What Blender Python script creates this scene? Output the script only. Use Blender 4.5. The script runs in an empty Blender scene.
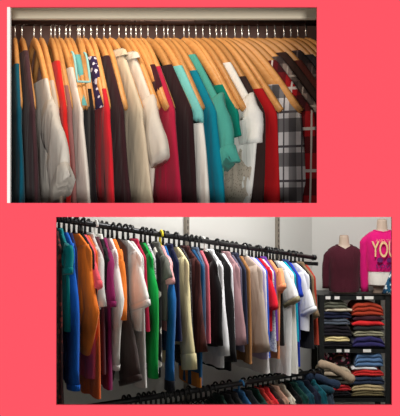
import bpy, math, random
from mathutils import Vector
random.seed(7)
SC = bpy.context.scene
COL = SC.collection
F = 800.0          # focal length in pixels of a 400 px wide frame
CZ = 2.2           # eye height
PI = math.pi

# ---------------------------------------------------------------- helpers
def P(px, py, Y):
    return Vector(((px-200)/F*Y, Y, CZ+(208-py)/F*Y))

def lin(c):
    def f(v):
        v /= 255.0
        return v/12.92 if v <= 0.04045 else ((v+0.055)/1.055)**2.4
    return (f(c[0]), f(c[1]), f(c[2]), 1.0)

MATS = {}
def nodes_of(name):
    m = bpy.data.materials.new(name); m.use_nodes = True
    nt = m.node_tree
    return m, nt, nt.nodes['Principled BSDF']

def fabric(c, pattern=None, c2=None, c3=None, scale=1.0, rough=0.9):
    key = ('fab', c, pattern, c2, c3, scale, rough)
    if key in MATS: return MATS[key]
    m, nt, b = nodes_of('fabric')
    N, L = nt.nodes, nt.links
    b.inputs['Roughness'].default_value = rough
    b.inputs['Specular IOR Level'].default_value = 0.15
    b.inputs['Sheen Weight'].default_value = 0.08
    tc = N.new('ShaderNodeTexCoord')
    no = N.new('ShaderNodeTexNoise'); no.inputs['Scale'].default_value = 18; no.inputs['Detail'].default_value = 4
    L.new(tc.outputs['Object'], no.inputs['Vector'])
    base = N.new('ShaderNodeMix'); base.data_type = 'RGBA'
    l1 = lin(c)
    base.inputs[6].default_value = tuple(min(1, v*0.86) for v in l1[:3])+(1,)
    base.inputs[7].default_value = tuple(min(1, v*1.12) for v in l1[:3])+(1,)
    L.new(no.outputs['Fac'], base.inputs[0])
    out = base.outputs[2]
    def over(fac, col):
        nonlocal out
        mx = N.new('ShaderNodeMix'); mx.data_type = 'RGBA'
        L.new(fac, mx.inputs[0]); L.new(out, mx.inputs[6]); mx.inputs[7].default_value = lin(col)
        out = mx.outputs[2]
    def band(axis_sock, freq, lo, hi, off=0.0):
        a = N.new('ShaderNodeMath'); a.operation = 'MULTIPLY_ADD'
        L.new(axis_sock, a.inputs[0]); a.inputs[1].default_value = freq; a.inputs[2].default_value = off+50
        f = N.new('ShaderNodeMath'); f.operation = 'FRACT'; L.new(a.outputs[0], f.inputs[0])
        g = N.new('ShaderNodeMath'); g.operation = 'COMPARE'
        g.inputs[1].default_value = (lo+hi)/2; g.inputs[2].default_value = (hi-lo)/2
        L.new(f.outputs[0], g.inputs[0])
        return g.outputs[0]
    def half(sock, k):
        h = N.new('ShaderNodeMath'); h.operation = 'MULTIPLY'; h.inputs[1].default_value = k
        L.new(sock, h.inputs[0]); return h.outputs[0]
    if pattern in ('plaid', 'stripe', 'vstripe'):
        sx = N.new('ShaderNodeSeparateXYZ'); L.new(tc.outputs['Object'], sx.inputs[0])
        if pattern == 'plaid':
            over(half(band(sx.outputs['Z'], 13*scale, 0.0, 0.40), 0.75), c2)
            over(half(band(sx.outputs['X'], 24*scale, 0.0, 0.42), 0.65), c2)
            over(band(sx.outputs['Z'], 13*scale, 0.55, 0.62), c3)
            over(band(sx.outputs['X'], 24*scale, 0.68, 0.76), c3)
        elif pattern == 'stripe':
            over(band(sx.outputs['Z'], 22*scale, 0.0, 0.4), c2)
        else:
            over(band(sx.outputs['X'], 30*scale, 0.0, 0.35), c2)
    elif pattern in ('floral', 'speckle'):
        v = N.new('ShaderNodeTexVoronoi'); v.inputs['Scale'].default_value = (38 if pattern == 'floral' else 90)*scale
        L.new(tc.outputs['Object'], v.inputs['Vector'])
        lt = N.new('ShaderNodeMath'); lt.operation = 'LESS_THAN'; lt.inputs[1].default_value = 0.36
        L.new(v.outputs['Distance'], lt.inputs[0]); over(lt.outputs[0], c2)
        if c3:
            w = N.new('ShaderNodeTexVoronoi'); w.inputs['Scale'].default_value = 27*scale
            L.new(tc.outputs['Object'], w.inputs['Vector'])
            l2 = N.new('ShaderNodeMath'); l2.operation = 'LESS_THAN'; l2.inputs[1].default_value = 0.3
            L.new(w.outputs['Distance'], l2.inputs[0]); over(l2.outputs[0], c3)
    elif pattern == 'lace':
        v = N.new('ShaderNodeTexVoronoi'); v.inputs['Scale'].default_value = 70*scale
        L.new(tc.outputs['Object'], v.inputs['Vector'])
        lt = N.new('ShaderNodeMath'); lt.operation = 'LESS_THAN'; lt.inputs[1].default_value = 0.3
        L.new(v.outputs['Distance'], lt.inputs[0]); over(lt.outputs[0], c2)
    L.new(out, b.inputs['Base Color'])
    mp = N.new('ShaderNodeMapping'); mp.inputs['Scale'].default_value = (19, 19, 3.2)
    L.new(tc.outputs['Object'], mp.inputs['Vector'])
    oi = N.new('ShaderNodeObjectInfo'); L.new(oi.outputs['Random'], mp.inputs['Location'])
    n2 = N.new('ShaderNodeTexNoise'); n2.inputs['Scale'].default_value = 1.0; n2.inputs['Detail'].default_value = 2.5
    n2.inputs['Distortion'].default_value = 0.6
    L.new(mp.outputs[0], n2.inputs['Vector'])
    bp = N.new('ShaderNodeBump'); bp.inputs['Strength'].default_value = 0.6; bp.inputs['Distance'].default_value = 0.022
    L.new(n2.outputs['Fac'], bp.inputs['Height']); L.new(bp.outputs['Normal'], b.inputs['Normal'])
    MATS[key] = m
    return m

def plain(name, c, rough=0.6, metal=0.0, noise=0.0, nscale=6.0, spec=0.4):
    key = ('pl', name, c)
    if key in MATS: return MATS[key]
    m, nt, b = nodes_of(name)
    N, L = nt.nodes, nt.links
    b.inputs['Roughness'].default_value = rough; b.inputs['Metallic'].default_value = metal
    b.inputs['Specular IOR Level'].default_value = spec
    l1 = lin(c)
    tc = N.new('ShaderNodeTexCoord'); no = N.new('ShaderNodeTexNoise'); no.inputs['Scale'].default_value = nscale
    no.inputs['Detail'].default_value = 5
    L.new(tc.outputs['Object'], no.inputs['Vector'])
    mx = N.new('ShaderNodeMix'); mx.data_type = 'RGBA'; L.new(no.outputs['Fac'], mx.inputs[0])
    mx.inputs[6].default_value = tuple(min(1, v*(1-noise)) for v in l1[:3])+(1,)
    mx.inputs[7].default_value = tuple(min(1, v*(1+noise)) for v in l1[:3])+(1,)
    L.new(mx.outputs[2], b.inputs['Base Color'])
    MATS[key] = m
    return m

def wood(c1, c2):
    key = ('wood', c1, c2)
    if key in MATS: return MATS[key]
    m, nt, b = nodes_of('wood')
    N, L = nt.nodes, nt.links
    tc = N.new('ShaderNodeTexCoord'); mp = N.new('ShaderNodeMapping'); mp.inputs['Scale'].default_value = (4, 40, 14)
    L.new(tc.outputs['Object'], mp.inputs['Vector'])
    no = N.new('ShaderNodeTexNoise'); no.inputs['Scale'].default_value = 3; no.inputs['Detail'].default_value = 6
    no.inputs['Distortion'].default_value = 1.2
    L.new(mp.outputs[0], no.inputs['Vector'])
    oi = N.new('ShaderNodeObjectInfo')
    mx = N.new('ShaderNodeMix'); mx.data_type = 'RGBA'; L.new(no.outputs['Fac'], mx.inputs[0])
    mx.inputs[6].default_value = lin(c1); mx.inputs[7].default_value = lin(c2)
    hs = N.new('ShaderNodeHueSaturation')
    ma = N.new('ShaderNodeMath'); ma.operation = 'MULTIPLY_ADD'; ma.inputs[1].default_value = 0.4; ma.inputs[2].default_value = 0.78
    L.new(oi.outputs['Random'], ma.inputs[0]); L.new(ma.outputs[0], hs.inputs['Value'])
    L.new(mx.outputs[2], hs.inputs['Color']); L.new(hs.outputs[0], b.inputs['Base Color'])
    b.inputs['Roughness'].default_value = 0.42; b.inputs['Specular IOR Level'].default_value = 0.35
    MATS[key] = m
    return m

def make(name, verts, faces, mat, parent=None, smooth=True):
    me = bpy.data.meshes.new(name)
    me.from_pydata([tuple(v) for v in verts], [], faces)
    me.materials.append(mat)
    if smooth:
        me.polygons.foreach_set('use_smooth', [True]*len(me.polygons))
    me.update()
    o = bpy.data.objects.new(name, me); COL.objects.link(o)
    if parent: o.parent = parent
    return o

def thing(name, label, cat, loc=(0, 0, 0), rz=0.0, group=None):
    o = bpy.data.objects.new(name, None); COL.objects.link(o)
    o.empty_display_size = 0.05
    o.location = loc; o.rotation_euler = (0, 0, rz)
    o['label'] = label; o['category'] = cat
    if group: o['group'] = group
    return o

def tag(o, label, cat, group=None):
    o['label'] = label; o['category'] = cat
    if group: o['group'] = group
    return o

def struct(o):
    o['kind'] = 'structure'; return o

class MB:
    def __init__(s): s.v = []; s.f = []
    def box(s, x0, x1, y0, y1, z0, z1):
        b = len(s.v)
        s.v += [(x, y, z) for x in (x0, x1) for y in (y0, y1) for z in (z0, z1)]
        for q in ((0, 1, 3, 2), (4, 6, 7, 5), (0, 4, 5, 1), (2, 3, 7, 6), (0, 2, 6, 4), (1, 5, 7, 3)):
            s.f.append(tuple(b+i for i in q))
    def loft(s, rings, cap0=True, cap1=True):
        n = len(rings[0]); b = len(s.v)
        for r in rings: s.v += [tuple(p) for p in r]
        for i in range(len(rings)-1):
            for k in range(n):
                a = b+i*n+k; c = b+i*n+(k+1) % n
                s.f.append((a, c, c+n, a+n))
        if cap0: s.f.append(tuple(b+k for k in range(n))[::-1])
        if cap1: s.f.append(tuple(b+(len(rings)-1)*n+k for k in range(n)))
    def tube(s, pts, r, n=8, caps=True):
        pts = [Vector(p) for p in pts]; rings = []
        up = Vector((0.13, 0.31, 0.94))
        for i, p in enumerate(pts):
            t = (pts[min(i+1, len(pts)-1)]-pts[max(i-1, 0)]).normalized()
            u = t.cross(up)
            if u.length < 1e-3: u = t.cross(Vector((1, 0, 0)))
            u.normalize(); w = u.cross(t)
            up = w
            rr = r[i] if isinstance(r, (list, tuple)) else r
            rings.append([p+u*rr*math.cos(2*PI*k/n)+w*rr*math.sin(2*PI*k/n) for k in range(n)])
        s.loft(rings, caps, caps)
    def beam(s, p0, p1, w, h):
        """rectangular bar between two points; w across (horizontal), h vertical"""
        p0, p1 = Vector(p0), Vector(p1); t = (p1-p0).normalized()
        u = t.cross(Vector((0, 0, 1)))
        if u.length < 1e-3: u = Vector((1, 0, 0))
        u.normalize(); v = u.cross(t)
        s.loft([[p+u*w/2*a+v*h/2*b for a, b in ((-1, -1), (1, -1), (1, 1), (-1, 1))] for p in (p0, p1)])
    def build(s, name, mat, parent=None, smooth=False):
        return make(name, s.v, s.f, mat, parent, smooth)

def bevel(o, w=0.003, n=2):
    m = o.modifiers.new('bevel', 'BEVEL'); m.width = w; m.segments = n; m.limit_method = 'ANGLE'
    return o

# ---------------------------------------------------------------- plane maths of one hung garment
class Plane:
    """vertical plane through hanger centre O; local x runs along the near arm of the hanger"""
    def __init__(s, O, psi):
        s.O = Vector(O); s.psi = psi
        s.cx = math.sin(psi); s.cy = -math.cos(psi)
        s.rz = math.atan2(s.cy, s.cx)
    def az(s, px, py):
        rx = (px-200)/F; rz = (208-py)/F
        den = s.cx-rx*s.cy
        a = (rx*s.O.y-s.O.x)/(den if abs(den) > 0.05 else 0.05)
        t = s.O.y+a*s.cy
        return a, CZ+rz*t-s.O.z
    def z_at(s, a, py):
        t = s.O.y+a*s.cy
        return CZ+(208-py)/F*t-s.O.z

def solve_psi(O, sx, w, lo=-0.35, hi=1.35):
    r = (sx-200)/F
    g = lambda p: (O[0]+w*math.sin(p))/(O[1]-w*math.cos(p))-r
    a, b = lo, hi
    if g(a) > 0: return a
    if g(b) < 0: return b
    for _ in range(40):
        m = (a+b)/2
        if g(m) > 0: b = m
        else: a = m
    return (a+b)/2

def shoulder_curve(drop, L):
    def zc(a):
        t = abs(a)/L
        return -drop*(0.12*t+1.05*t*t*(1.45-0.62*t)) if t <= 1 else -drop*(1+(t-1)*1.3)
    return zc

# ---------------------------------------------------------------- hangers
WOODM = wood((184, 118, 60), (236, 178, 108))
STEEL = plain('steel', (215, 212, 208), 0.25, 0.9)
DARKST = plain('dark_steel', (70, 52, 48), 0.35, 0.6)
BLACKP = plain('black_plastic', (18, 18, 20), 0.35, 0.0)

def hook_pts(rise, rad, lean):
    pts = [(0, 0, 0), (0, 0, rise*0.4), (0, 0, rise-0.002)]
    for k in range(0, 9):
        t = PI*1.08*k/8
        pts.append((lean*(rad-rad*math.cos(t)), 0, rise+rad*math.sin(t)))
    return pts

def wooden_hanger(label, pl, zc, L, rise, group):
    r = thing('wooden_hanger', label, 'hanger', pl.O, pl.rz, group)
    mb = MB(); rings = []
    n = 25
    for i in range(n):
        a = -L+2*L*i/(n-1)
        t = abs(a)/L
        h = (0.017-0.004*t)*(1.0 if t < 0.94 else 0.72)
        th = (0.0062+0.0030*t)*(1.0 if t < 0.94 else 0.7)
        e = 0.004
        z0 = zc(a)
        sl = (zc(min(L, a+e))-zc(max(-L, a-e)))/(min(L, a+e)-max(-L, a-e))
        nx, nz = -sl/math.hypot(1, sl), 1/math.hypot(1, sl)
        off = 0.004*t*t
        ring = []
        for k in range(10):
            q = 2*PI*k/10
            cu = math.copysign(abs(math.cos(q))**0.6, math.cos(q)); su = math.copysign(abs(math.sin(q))**0.6, math.sin(q))
            ring.append((a+nx*h*(su-1), off+th*cu, z0+nz*h*(su-1)))
        rings.append(ring)
    mb.loft(rings)
    mb.build('arms', WOODM, r, True)
    hk = hook_pts(rise, 0.017, -1 if random.random() < 0.5 else 1)
    m2 = MB(); m2.tube([(0, 0, -0.008)]+hk[1:3], 0.0034, 8); m2.build('hook_stem', STEEL, r, True)
    m3 = MB(); m3.tube(hk[2:], 0.0021, 8); m3.build('hook', DARKST, r, True)
    return r

def plastic_hanger(label, pl, zc, L, rise, group, mat=None):
    mat = mat or BLACKP
    r = thing('plastic_hanger', label, 'hanger', pl.O, pl.rz, group)
    mb = MB(); rings = []
    n = 15
    for i in range(n):
        a = -L+2*L*i/(n-1); z0 = zc(a)-0.004
        rings.append([(a, 0.0045*math.cos(2*PI*k/8), z0+0.0065*math.sin(2*PI*k/8)) for k in range(8)])
    mb.loft(rings)
    zl = zc(L)-0.008
    mb.tube([(-L*0.98, 0, zl+0.004), (-L*0.5, 0, zl-0.006), (0, 0, zl-0.008), (L*0.5, 0, zl-0.006), (L*0.98, 0, zl+0.004)], 0.004, 6)
    mb.build('arms', mat, r, True)
    hk = hook_pts(rise, 0.026, -1 if random.random() < 0.5 else 1)
    m2 = MB(); m2.tube([(0, 0, -0.006)]+hk[1:], [0.009, 0.0075]+[0.0066]*(len(hk)-2), 8); m2.build('hook', mat, r, True)
    return r

# ---------------------------------------------------------------- garments
def body_mesh(zc, wn, w, wh, hem, T0, T1, sd, fold=0.010, lift=0.007, top=None, armpit=None, flare=1.0, wav=0.004):
    rnd = random.Random(sd)
    f1, f2, p1, p2 = rnd.uniform(2, 3.4), rnd.uniform(5, 7.5), rnd.uniform(0, 6), rnd.uniform(0, 6)
    levels = []
    ns = 8
    for i in range(ns):
        a = wn+(w-wn)*i/(ns-1)
        z = zc(a)+lift
        levels.append((z, a, T0*(0.85+0.15*i/(ns-1)), 0.0))
    zs = levels[-1][0]
    levels.append((zs-0.010, w+0.006, T0, 0.01)); levels.append((zs-0.024, w+0.009, T0, 0.02)); levels.append((zs-0.042, w+0.010, T0, 0.03))
    z1 = zs-0.042
    m = 12
    for i in range(1, m+1):
        t = i/m
        W = w+0.010+(wh-w-0.010)*(t**flare)
        levels.append((z1+(hem-z1)*t, W, T0+(T1-T0)*t, 0.03+0.97*t))
    rings = []
    N = 36
    for (z, W, T, t) in levels:
        ring = []
        for k in range(N):
            q = 2*PI*k/N
            x = W*math.cos(q)
            s = math.sin(q)
            fo = fold*t*(0.6*math.sin(f1*x/0.2*2+p1+t)+0.4*math.sin(f2*x/0.2*2+p2-2*t))
            y = T*math.copysign(abs(s)**0.65, s)+fo
            zz = z+(wav*math.sin(f1*x/0.2*3+p2) if t > 0.99 else 0)
            ring.append((x, y, zz))
        rings.append(ring)
    mb = MB(); mb.loft(rings, False, False)
    return mb

def sleeve_mesh(pts, r0, r1, T, sd, side=1, flare=None):
    """pts: outer-edge polyline [(a,z)...] from shoulder to cuff; the tube hangs inside of it"""
    rnd = random.Random(sd)
    # resample
    P2 = []
    for i in range(len(pts)-1):
        for k in range(5):
            t = k/5
            P2.append((pts[i][0]*(1-t)+pts[i+1][0]*t, pts[i][1]*(1-t)+pts[i+1][1]*t))
    P2.append(pts[-1])
    rings = []; n = len(P2); N = 14; ph = rnd.uniform(0, 6)
    for i, (a, z) in enumerate(P2):
        u = i/(n-1)
        if 0 < i < n-1:
            ta, tz = P2[i+1][0]-P2[i-1][0], P2[i+1][1]-P2[i-1][1]
        elif i == 0: ta, tz = P2[1][0]-a, P2[1][1]-z
        else: ta, tz = a-P2[i-1][0], z-P2[i-1][1]
        l = math.hypot(ta, tz) or 1; ta /= l; tz /= l
        na, nz = -tz, ta            # outward for a downward path
        r = r0+(r1-r0)*u
        r *= 1+0.05*math.sin(u*14+ph)
        if i == 0: r *= 0.72
        ring = []
        for k in range(N):
            q = 2*PI*k/N
            c, s = math.cos(q), math.sin(q)
            y = T*math.copysign(abs(s)**0.75, s)*(0.75 if i == 0 else 1)+0.004*math.sin(u*9+ph+2*c)
            ring.append((side*(a+na*r*(c-1)), y, z+nz*r*(c-1)))
        rings.append(ring)
    if side < 0: rings = [r[::-1] for r in rings]
    mb = MB(); mb.loft(rings, True, True)
    return mb, rings[-1], (P2[-1], (ta, tz))

def collar_mesh(zc, wn, T, h=0.02):
    rings = []
    for (dz, k) in ((0.004, 1.0), (h*0.6, 0.94), (h, 0.9), (h*0.55, 1.10), (-0.006, 1.22)):
        rings.append([((wn+0.006)*k*math.cos(2*PI*i/24), (T*0.95)*k*math.sin(2*PI*i/24), zc(wn)+0.004+dz) for i in range(24)])
    mb = MB(); mb.loft(rings, False, False)
    return mb

SEED = [100]
def garment(kind, label, cat, group, pl, zc, mat, wn=0.06, w=0.2, wh=0.21, hem=-0.7, T0=0.0125, T1=0.018,
            sleeve=None, collar=None, trim=None, fold=0.009, flare=1.0, yoke=None, strap=False, buttons=False, lace=None, cuff=None, cuffh=0.035, frill=False):
    SEED[0] += 1; sd = SEED[0]
    r = thing(kind, label, cat, pl.O, pl.rz, group)
    body_mesh(zc, wn, w, wh, hem, T0, T1, sd, fold, flare=flare).build('body', mat, r, True)
    if sleeve:
        for side in (1, -1):
            mb, end, (pe, te) = sleeve_mesh(sleeve['pts'], sleeve['r0'], sleeve['r1'], sleeve.get('T', T0+0.006), sd+side, side)
            so = mb.build('sleeve', sleeve.get('mat', mat), r, True)
            if cuff:
                c = Vector((sum(p[0] for p in end)/len(end), sum(p[1] for p in end)/len(end), sum(p[2] for p in end)/len(end)))
                d = Vector((side*te[0], 0, te[1]))
                cm = MB(); rr = []
                for (k, sc) in ((-cuffh*0.45, 1.06), (-cuffh*0.40, 1.10), (cuffh*0.5, 1.07), (cuffh*0.52, 0.9)):
                    pts_ = []
                    for q, p in enumerate(end):
                        wv = (0.22*math.sin(q*2.7+sd) if frill and k > 0 else 0)
                        pts_.append(c+(Vector(p)-c)*(sc+wv+(0.2 if frill and k > 0 else 0))+d*(k+(0.012*math.sin(q*1.9+sd) if frill and k > 0 else 0)))
                    rr.append(pts_)
                cm.loft(rr, False, True); cm.build('cuff', cuff, so, True)
    if collar:
        collar_mesh(zc, wn, T0).build('collar', collar, r, True)
    if yoke:
        ym = body_mesh(lambda a: zc(a)+0.003, wn, w+0.003, w+0.006, zc(w)+0.0, T0+0.0018, T0+0.0025, sd, 0)
        ym.build('yoke', yoke, r, True)
    if lace:
        z0 = lace[0]; rings = []
        for i in range(8):
            t = i/7; z = z0+(lace[1]-z0)*t
            rings.append([((wh*0.95+0.02*math.sin(t*3.1)+0.006*math.sin(i*2.4))*math.cos(2*PI*k/36),
                           (T1+0.005+0.003*math.sin(k*1.9+i))*math.sin(2*PI*k/36), z) for k in range(36)])
        mb = MB(); mb.loft(rings, False, False); mb.build('lace_hem', lace[2], r, True)
    if trim:
        mb = MB(); z1 = hem; W = wh
        mb.loft([[(W*k*math.cos(2*PI*i/36), (T1+0.003)*math.sin(2*PI*i/36)+0.0, z) for i in range(36)]
                 for (k, z) in ((1.0, z1+trim[1]), (1.03, z1+trim[1]*0.6), (1.02, z1-0.006))], False, False)
        mb.build('hem_band', trim[0], r, True)
    return r

# ================================================================= SETTING
CORAL = plain('coral_paint', (251, 85, 101), 1.0, 0, 0.0, 3, 0.0)
WHITEP = plain('white_paint', (250, 248, 245), 0.7, 0, 0.02, 8, 0.1)
YW = 1.9; TW = 0.008
def wx(px): return (px-200)/F*YW
def wz(py): return CZ+(208-py)/F*YW
mb = MB()
XL, XR, ZB, ZT = -3.2, 3.2, 0.0, 4.4
def wall_rect(x0, x1, z0, z1): mb.box(x0, x1, YW, YW+TW, z0, z1)
wall_rect(XL, XR, wz(7), ZT)
wall_rect(XL, wx(7), wz(203), wz(7)); wall_rect(wx(317), XR, wz(203), wz(7))
wall_rect(XL, XR, wz(217), wz(203))
wall_rect(XL, wx(56), wz(405), wz(217)); wall_rect(wx(392), XR, wz(405), wz(217))
wall_rect(XL, XR, ZB, wz(405))
wf = struct(mb.build('wall_front', CORAL))
wf.data.materials.append(plain('shop_wall_paint', (210, 209, 204), 0.9, 0, 0.03, 2.5, 0.1))
for p in wf.data.polygons:
    if p.normal.y > 0.5: p.material_index = 1
mb = MB(); mb.box(wx(7), wx(10), YW+0.0005, YW+TW+0.004, wz(203), wz(7))
struct(mb.build('trim_1', WHITEP))

# ---- closet
CRX0, CRX1 = -0.64, 0.66
CY0, CY1 = YW+TW, 2.86
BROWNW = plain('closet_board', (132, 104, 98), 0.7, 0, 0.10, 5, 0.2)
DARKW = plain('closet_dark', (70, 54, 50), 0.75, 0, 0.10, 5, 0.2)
def box_obj(name, x0, x1, y0, y1, z0, z1, mat, parent=None):
    m = MB(); m.box(x0, x1, y0, y1, z0, z1); return m.build(name, mat, parent)
ZC0 = CZ+0.0005
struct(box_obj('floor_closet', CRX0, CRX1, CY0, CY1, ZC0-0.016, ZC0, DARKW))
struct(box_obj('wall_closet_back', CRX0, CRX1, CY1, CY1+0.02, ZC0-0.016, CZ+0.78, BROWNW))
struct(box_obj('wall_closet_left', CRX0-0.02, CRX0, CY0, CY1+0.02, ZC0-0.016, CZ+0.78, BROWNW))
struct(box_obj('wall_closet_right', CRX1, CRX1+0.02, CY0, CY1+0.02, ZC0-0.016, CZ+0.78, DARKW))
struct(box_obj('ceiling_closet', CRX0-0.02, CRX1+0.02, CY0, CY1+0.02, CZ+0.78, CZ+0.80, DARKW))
CREAM = plain('cream_board', (226, 214, 190), 0.55, 0, 0.05, 3, 0.3)
FY = 2.10
fz0, fz1 = CZ+(208-18.6)/F*FY, CZ+(208-8.0)/F*FY+0.03
o = box_obj('trim_2', CRX0, CRX1, FY, FY+0.022, fz0, fz1, CREAM); bevel(o, 0.005, 3); struct(o)

YR = 2.5
ROD_Z = CZ+(208-22)/F*YR
mb = MB(); mb.tube([(CRX0, YR, ROD_Z), (CRX1, YR, ROD_Z)], 0.0125, 16)
cr = mb.build('clothes_rod', DARKST, None, True)
tag(cr, 'dark metal rod across the top of the closet carrying the wooden hangers', 'rod')

# ---- shop room
P0 = P(60, 219.5, 3.9); P1 = P(306, 256.5, 5.7)
d2 = Vector((P1.x-P0.x, P1.y-P0.y, 0)); RL = d2.length; d2.normalize()
slope = (P1.z-P0.z)/RL
nrm = Vector((d2.y, -d2.x, 0))
def rail_at(px, zoff=0.0):
    r = (px-200)/F
    s = (r*P0.y-P0.x)/(d2.x-r*d2.y)
    return P0+d2*s+Vector((0, 0, slope*s+zoff)), s
WALLC = plain('shop_wall_paint', (210, 209, 204), 0.9, 0, 0.03, 2.5, 0.1)
Wo = P0-nrm*0.36
def wall_pt(s): return Vector((Wo.x+d2.x*s, Wo.y+d2.y*s, 0))
rc = (312-200)/F
sc_ = (rc*Wo.y-Wo.x)/(d2.x-rc*d2.y)
CORN = wall_pt(sc_)
HC = 3.5
def quad_wall(name, a, b, z0, z1, mat, th=0.06, inward=None):
    a, b = Vector((a.x, a.y, 0)), Vector((b.x, b.y, 0)); t = (b-a).normalized(); n = Vector((-t.y, t.x, 0))*th
    m = MB(); m.loft([[p+Vector((0, 0, z0)), p+n+Vector((0, 0, z0)), p+n+Vector((0, 0, z1)), p+Vector((0, 0, z1))] for p in (a, b)])
    return struct(m.build(name, mat))
sl0 = (YW+TW-Wo.y)/d2.y
quad_wall('wall_left', wall_pt(sl0), CORN, 0, HC, WALLC)
WB = Vector((3.2, 6.36, 0))
quad_wall('wall_back', CORN, WB, 0, HC, WALLC)
struct(box_obj('wall_right', 3.2, 3.26, YW+TW, 6.42, 0, HC, WALLC))
struct(box_obj('floor', -3.4, 3.3, YW, 7.0, -0.05, 0.0, plain('shop_floor', (60, 57, 54), 0.6, 0, 0.12, 4)))
struct(box_obj('ceiling', -3.4, 3.3, YW+TW, 7.0, HC, HC+0.05, WALLC))

# slotted uprights with rail brackets on the left wall
UPM = plain('upright_metal', (150, 142, 130), 0.5, 0.4, 0.05, 10)
SLOTM = plain('slot_dark', (60, 56, 52), 0.7)
BLKM = plain('black_metal', (26, 26, 27), 0.45, 0.5, 0.1, 10)
for (px, lab) in ((185, 'slotted metal upright on the white wall above the cream yellow sleeve'), (276, 'slotted metal upright on the white wall above the peach sleeve')):
    r_ = (px-200)/F; s = (r_*Wo.y-Wo.x)/(d2.x-r_*d2.y); b = wall_pt(s)+nrm*0.002
    rt = thing('wall_upright', lab, 'upright', (b.x, b.y, 0), math.atan2(d2.y, d2.x), 'slotted uprights on the shop wall')
    m = MB(); m.box(-0.016, 0.016, -0.022, 0, 0.25, HC-0.4); m.build('channel', UPM, rt)
    m = MB()
    for k in range(70):
        z = 0.3+k*0.04
        m.box(-0.004, 0.004, -0.0235, -0.021, z, z+0.022)
    m.build('slots', SLOTM, rt)
    for zoff in (0.0,):
        zz = P0.z+slope*s-0.024
        m = MB(); m.box(-0.006, 0.006, -0.36, -0.022, zz-0.03, zz-0.004); m.build('bracket', BLKM, rt)

RAILM = plain('rail_metal', (60, 60, 62), 0.35, 0.8)
mb = MB(); a_, b_ = P0-d2*0.75+Vector((0, 0, -slope*0.75)), P1+d2*0.10+Vector((0, 0, slope*0.10))
mb.tube([a_, b_], 0.015, 14)
rr = thing('clothes_rail', 'dark round upper rail along the shop wall, full of hanging tops', 'rail', (0, 0, 0))
mb.build('tube', RAILM, rr, True)
mb = MB(); mb.tube([b_, b_+d2*0.02], 0.021, 14); mb.build('end_cap', BLACKP, rr, True)

# ================================================================= CLOSET CLOTHES
HZ = CZ+(208-37.5)/F*YR
RISE = ROD_Z+0.0125+0.0025-HZ-0.017
LT, DT = 0.245, 0.245
zct = shoulder_curve(DT, LT)
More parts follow.
